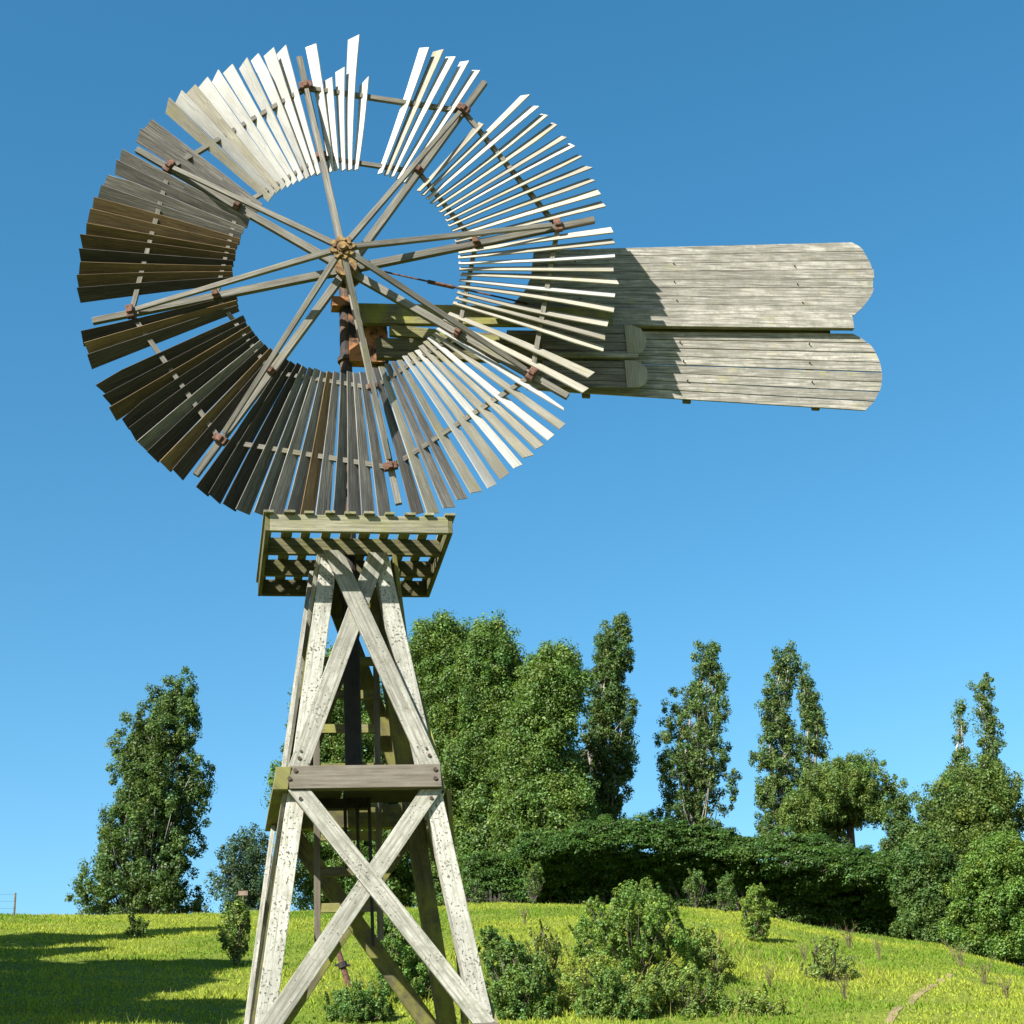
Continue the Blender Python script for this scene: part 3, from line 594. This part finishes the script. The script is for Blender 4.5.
# mast, pump rods, ladder, inner landing
P_(MB().tube([(-.03,0,4.1),(-.03,0,6.3)],.088,12),'pump_pipe',IRON)
P_(MB().tube([(-.02,0,6.1),(-.01,0,8.8),(0,0,10.0)],[.068,.068,.07],12).tube([(-.01,0,8.83),(-.01,0,8.88)],.095,12),'mast',simple('rusty_mast',(.015,.011,.009),(.12,.065,.03),6,.85,lo=.45,hi=.65))
for x in (-.125,-.005,.115): P_(MB().tube([(x,.02,2.45+.75*(x<.1)),(x,.02,4.15)],.017,6),'pump_rod',IRON)
P_(MB().box(-.13,.58,-.58,.22,3.90,3.955).box(-.5,-.17,-.58,.25,3.90,3.957).box(-.42,.12,.02,.12,3.80,3.90),'landing',DARK_TIMBER)
lad=MB()
yl=lambda z:.55-(z-2.67)*.12
for x in (-.375,.25): lad.beam((x,yl(2.6),2.6),(x,yl(5.9),5.9),.06,.05,up=(0,1,0))
ladder=P_(lad,'ladder',W_GIRT)
for z in (2.92,3.27,3.62,3.95,4.3,4.7,5.05,5.4): P_(MB().box(-.345,.22,yl(z)-.02,yl(z)+.02,z-.045,z+.045),'rung',W_MOSS_SHADE,ladder)
# wheel
n=V((math.sin(WAZ)*math.cos(WEL),-math.cos(WAZ)*math.cos(WEL),math.sin(WEL))); t_=V((math.cos(WAZ),math.sin(WAZ),0)); u_=n.cross(t_)
rad=lambda th: t_*math.cos(th)+u_*math.sin(th)
tan=lambda th: -t_*math.sin(th)+u_*math.cos(th)
hb=MB(); hb.tube([WC-n*.12,WC+n*.10],.125,16); hb.tube([WC-n*.16,WC-n*.12],.16,16); hb.tube([WC-n*.62,WC+n*.56],.042,10)
wheel=hb.build('wheel',RUST2,mill,origin=WC,loc=WC-ROOT)
fh=MB(); fh.tube([WC+n*.44,WC+n*.50],.115,16); fh.tube([WC+n*.50,WC+n*.535],.06,10)
for k in range(8):
    th=PH-k*math.pi/4; q=WC+n*.50+rad(th+.39)*.088; fh.tube([q,q+n*.03],.02,6); q=WC+rad(th)*.11+n*.47; fh.tube([q-n*.04,q+n*.04],.034,6)
fh.build('front_hub',RUST2,wheel,origin=WC)
for k in range(8):
    th=PH-k*math.pi/4; r=rad(th); w2=2.84+(.02 if k%2 else -.02)
    MB().beam(WC+r*.10-n*.02,WC+r*w2-n*.02,.085,.075,up=n,w2=.07,h2=.065).build('arm',W_ARM,wheel,origin=WC,bevel=.004)
    MB().beam(WC+r*.10+n*.47,WC+r*2.33+n*.055,.062,.055,up=n,w2=.05,h2=.04).build('spoke',W_ARM,wheel,origin=WC,bevel=.003)
    for R_,nm,sec in ((2.40,'outer_rail',.052),(1.46,'inner_rail',.046)):
        A=WC+r*R_-n*.022;B=WC+rad(th-math.pi/4)*R_-n*.022; MB().beam(A,B,sec,sec,up=n).build(nm,W_ARM,wheel,origin=WC)
        q=WC+r*R_; e=.075 if R_>2 else .055
        bb=MB(); bb.beam(q-tan(th)*e+n*.03,q+tan(th)*e+n*.03,e*1.1,.075,up=n); bb.beam(q-r*.035+n*.06,q+r*.035+n*.06,.05,.06,up=n); bb.build('bracket',RUST,wheel,origin=WC,bevel=.008)
F=3.0
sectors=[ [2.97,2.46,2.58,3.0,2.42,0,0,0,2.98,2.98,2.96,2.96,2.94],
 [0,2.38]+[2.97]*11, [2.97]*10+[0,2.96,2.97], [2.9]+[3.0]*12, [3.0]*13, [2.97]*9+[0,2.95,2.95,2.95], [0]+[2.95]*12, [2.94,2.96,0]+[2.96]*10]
mats=[ 'WWWWW...WCWWW', '.CCWCCCWCCCCC', 'CCWCCWCCCC.CC', 'WCWCCWCWCGGCG', 'GGGGGBGGGGDDD', 'DBDGDDBDD.DBD', '.DBBDBBBBGGGG', 'GG.CWCWWWWWWW']  # dark left and lower slats: weathering plus shade put into the colour
MT={'W':W_WHITE,'C':W_CREAM,'G':W_GREY,'B':W_BROWN,'D':W_DARK_SHADE}
BETA=math.radians(42)
for k in range(8):
    for i in range(13):
        R1=sectors[k][i]
        if not R1: continue
        th=PH-(k+(i+1)/14)*math.pi/4+random.gauss(0,.003); be=BETA+random.gauss(0,.04); r=rad(th); tt=tan(th)
        R1+=random.uniform(-.025,.025) if R1>2.8 else 0; R0=1.25+random.uniform(-.012,.012)
        wd=lambda R: .076+(.176-.076)*(R-1.25)/1.75
        sk=random.gauss(0,.010) if R1>2.8 else random.uniform(-.07,.07)
        tip_w=1. if not (k==3 and i==0) else .25
        bow=random.gauss(0,.012); twist=random.gauss(0,.035); lat=random.gauss(0,.006); secs=[]
        chip=random.random()<.13 and R1>2.8; NS=6
        for j in range(NS+1):
            q=j/NS; R=R0+(R1-R0)*q; bb=be+twist*(q-.4); wv=tt*math.cos(bb)-n*math.sin(bb); mv=tt*math.sin(bb)+n*math.cos(bb)
            hw=wd(R)/2*(1 if j<NS-1 else (1+(tip_w-1)*(.5 if j==NS-1 else 1))); d=sk if j==NS else 0
            lo_w=hw*(.62 if chip and j==NS else 1); off=mv*(bow*math.sin(q*3.1))+wv*(lat*math.sin(q*2.6))
            c0=WC+off
            secs.append([c0+r*(R-d)-wv*lo_w-mv*.0065,c0+r*(R+d)+wv*hw-mv*.0065,c0+r*(R+d)+wv*hw+mv*.0065,c0+r*(R-d)-wv*lo_w+mv*.0065])
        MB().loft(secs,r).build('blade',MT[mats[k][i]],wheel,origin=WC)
# head and booms
P_(MB().box(.02,.455,-.09,.05,8.80,9.20).box(.02,.45,-.09,.05,9.20,9.455).box(-.16,.1,-.10,.06,9.5,9.62),'head_frame',simple('shaded_rusty_casting',(.014,.010,.008),(.36,.15,.05),5,.9,lo=.44,hi=.56))  # rust; near-black base paints in wheel shade, orange patches the sunlit spots
phi=-.045; ex=V((math.cos(phi),math.sin(phi),0)); ez=V((math.sin(phi),-math.cos(phi),0)); EZ=V((0,0,1))
VP0=V((0,-.15,0)); SP0=V((0,-.30,0)); vp=lambda P0,x,z,o=0: P0+ex*x+EZ*z+ez*o
def boom(P0,x0,x1,zt0,zb0,zt1,zb1,o0,o1,name,mat):
    c=[vp(P0,x0,zb0,o0),vp(P0,x0,zb0,o1),vp(P0,x0,zt0,o1),vp(P0,x0,zt0,o0),vp(P0,x1,zb1,o0),vp(P0,x1,zb1,o1),vp(P0,x1,zt1,o1),vp(P0,x1,zt1,o0)]
    mb=MB(); mb.hexa(c,ex); return P_(mb,name,mat,bevel=.005)
boom(VP0,.12,2.99,9.447,9.19,9.439,9.21,.028,.10,'tail_boom',W_MOSS_SHADE)
boom(VP0,2.993,5.86,9.439,9.21,9.432,9.224,.03,.095,'vane_rail',W_VANE)
boom(SP0,.30,2.30,8.99,8.74,8.96,8.72,-.10,-.02,'side_boom',W_JOIST_SHADE)  # wheel shadow put into this boom's dark tone
boom(SP0,.95,2.35,9.13,9.02,9.05,8.93,-.13,-.06,'side_boom',W_MOSS_SHADE)
boom(VP0,.46,2.0,9.19,9.05,9.02,8.9,.03,.09,'boom_brace',W_MOSS_SHADE)
P_(MB().tube([vp(VP0,.03,10.02,.0),vp(VP0,2.05,9.52,.03)],.011,6).tube([vp(VP0,.92,9.80,.01),vp(VP0,1.22,9.726,.015)],.024,7),'stay_rod',RUST)
boom(VP0,2.6,5.6,9.33,9.1,9.33,9.1,-.024,-.004,'back_rail',W_JOIST_SHADE)
# tail vane: two lobes of planks
def lobe(P0,left,right,bot,top,nplank,th,gap,o,name,mat,jit=0.):
    """left/right: outline (x,z) rising; bot/top: line functions z(x)"""
    def smooth(pts):
        P=[np.array(q,float) for q in pts]; o=[]
        for i in range(len(P)-1):
            a,b,c,d=P[max(i-1,0)],P[i],P[i+1],P[min(i+2,len(P)-1)]
            for t in np.linspace(0,1,7,endpoint=False): o.append(.5*(2*b+(c-a)*t+(2*a-5*b+4*c-d)*t*t+(3*b-a-3*c+d)*t**3))
        return o+[P[-1]]
    if len(right)>3: right=smooth(right)
    lz=[q[1] for q in left];lx=[q[0] for q in left];rz_=[q[1] for q in right];rx=[q[0] for q in right]
    def solve(f,zs,xs):
        x=xs[0]
        for _ in range(12): x=float(np.interp(bot(x)+(top(x)-bot(x))*f,zs,xs))
        return x,bot(x)+(top(x)-bot(x))*f
    mb=MB()
    for j in range(nplank):
        g=gap/abs(top(4)-bot(4)) if top(4)!=bot(4) else 0; f0=j/nplank+g/2;f1=(j+1)/nplank-g/2; js=random.uniform(-jit,jit)
        pts=[]
        for f in np.linspace(f0,f1,9): pts.append(solve(f,rz_,rx))
        rr=[(x+js,z) for x,z in pts]; ll=[solve(f,lz,lx) for f in np.linspace(f1,f0,5)]
        mb.prism(rr+ll,P0+ez*(o+random.uniform(-.004,.004)),ex,EZ,ez,th)
    return P_(mb,name,mat)
up_=lobe(VP0,[(1.74,9.43),(1.894,9.528),(2.03,9.70),(2.115,9.89),(2.17,10.245),(2.18,10.5)],[(5.86,9.40),(5.90,9.44),(6.076,9.61),(6.19,9.79),(6.23,9.97),(6.232,10.138),(6.154,10.361),(6.03,10.457),(6.0,10.48)],
  lambda x:9.436,lambda x:10.245+.0549*(x-2.17),8,.022,.007,0,'tail_vane',W_VANE,.012)
lo_=lobe(VP0,[(2.0,8.1),(1.97,8.42),(1.969,8.738),(1.75,8.85),(1.794,9.199),(1.8,9.3)],[(5.80,8.15),(5.846,8.19),(5.985,8.32),(6.086,8.503),(6.133,8.727),(6.104,8.924),(6.0,9.109),(5.845,9.214),(5.80,9.24)],
  lambda x:8.42-.0593*(x-1.97),lambda x:9.183+.006*(x-1.79),8,.022,.012,-.01,'tail_vane',W_VANE,.012)
for x in (2.6,3.75,5.25):
    boom(VP0,x,x+.09,10.18+.0549*(x-2.17),8.39-.05*(x-1.97),10.18+.0549*(x-2.08),8.39-.05*(x-1.88),-.07,-.025,'batten',W_GIRT)
    for zz in (10.1,9.85,9.6,9.05,8.8,8.55):
        for d in (.03,):
            q=vp(VP0,x+.045+random.uniform(-.02,.02),zz,.024); bolt(q,ez,up_ if zz>9.3 else lo_,.008)
sv=lobe(SP0,[(2.14,8.7),(2.14,9.2)],[(3.11,8.7),(3.11,9.2)],lambda x:8.737,lambda x:9.166,4,.02,.008,0,'side_vane',W_GREY)
sv2=lobe(SP0,[(2.09,8.3),(2.14,8.8)],[(3.06,8.3),(3.09,8.8)],lambda x:8.366+.02*(3-x)/1,lambda x:8.708,4,.02,.008,0,'side_vane',W_GREY)
mb=MB(); mb.prism([(3.10,8.80),(3.25,8.80),(3.31,8.86),(3.337,8.95),(3.325,9.05),(3.28,9.12),(3.19,9.158),(3.10,9.166)],SP0+ez*.024,ex,EZ,ez,.02,(0,1)); P_(mb,'end_batten',W_CREAM,sv)
mb=MB(); mb.prism([(2.14,8.737),(3.225,8.737),(3.225,8.79),(2.14,8.79)],SP0+ez*.026,ex,EZ,ez,.03); P_(mb,'edge_batten',W_VANE,sv)
mb=MB(); mb.prism([(3.06,8.364),(3.19,8.366),(3.275,8.41),(3.318,8.51),(3.305,8.61),(3.22,8.695),(3.06,8.708)],SP0+ez*.024,ex,EZ,ez,.02,(0,1)); P_(mb,'end_batten',W_CREAM,sv2)
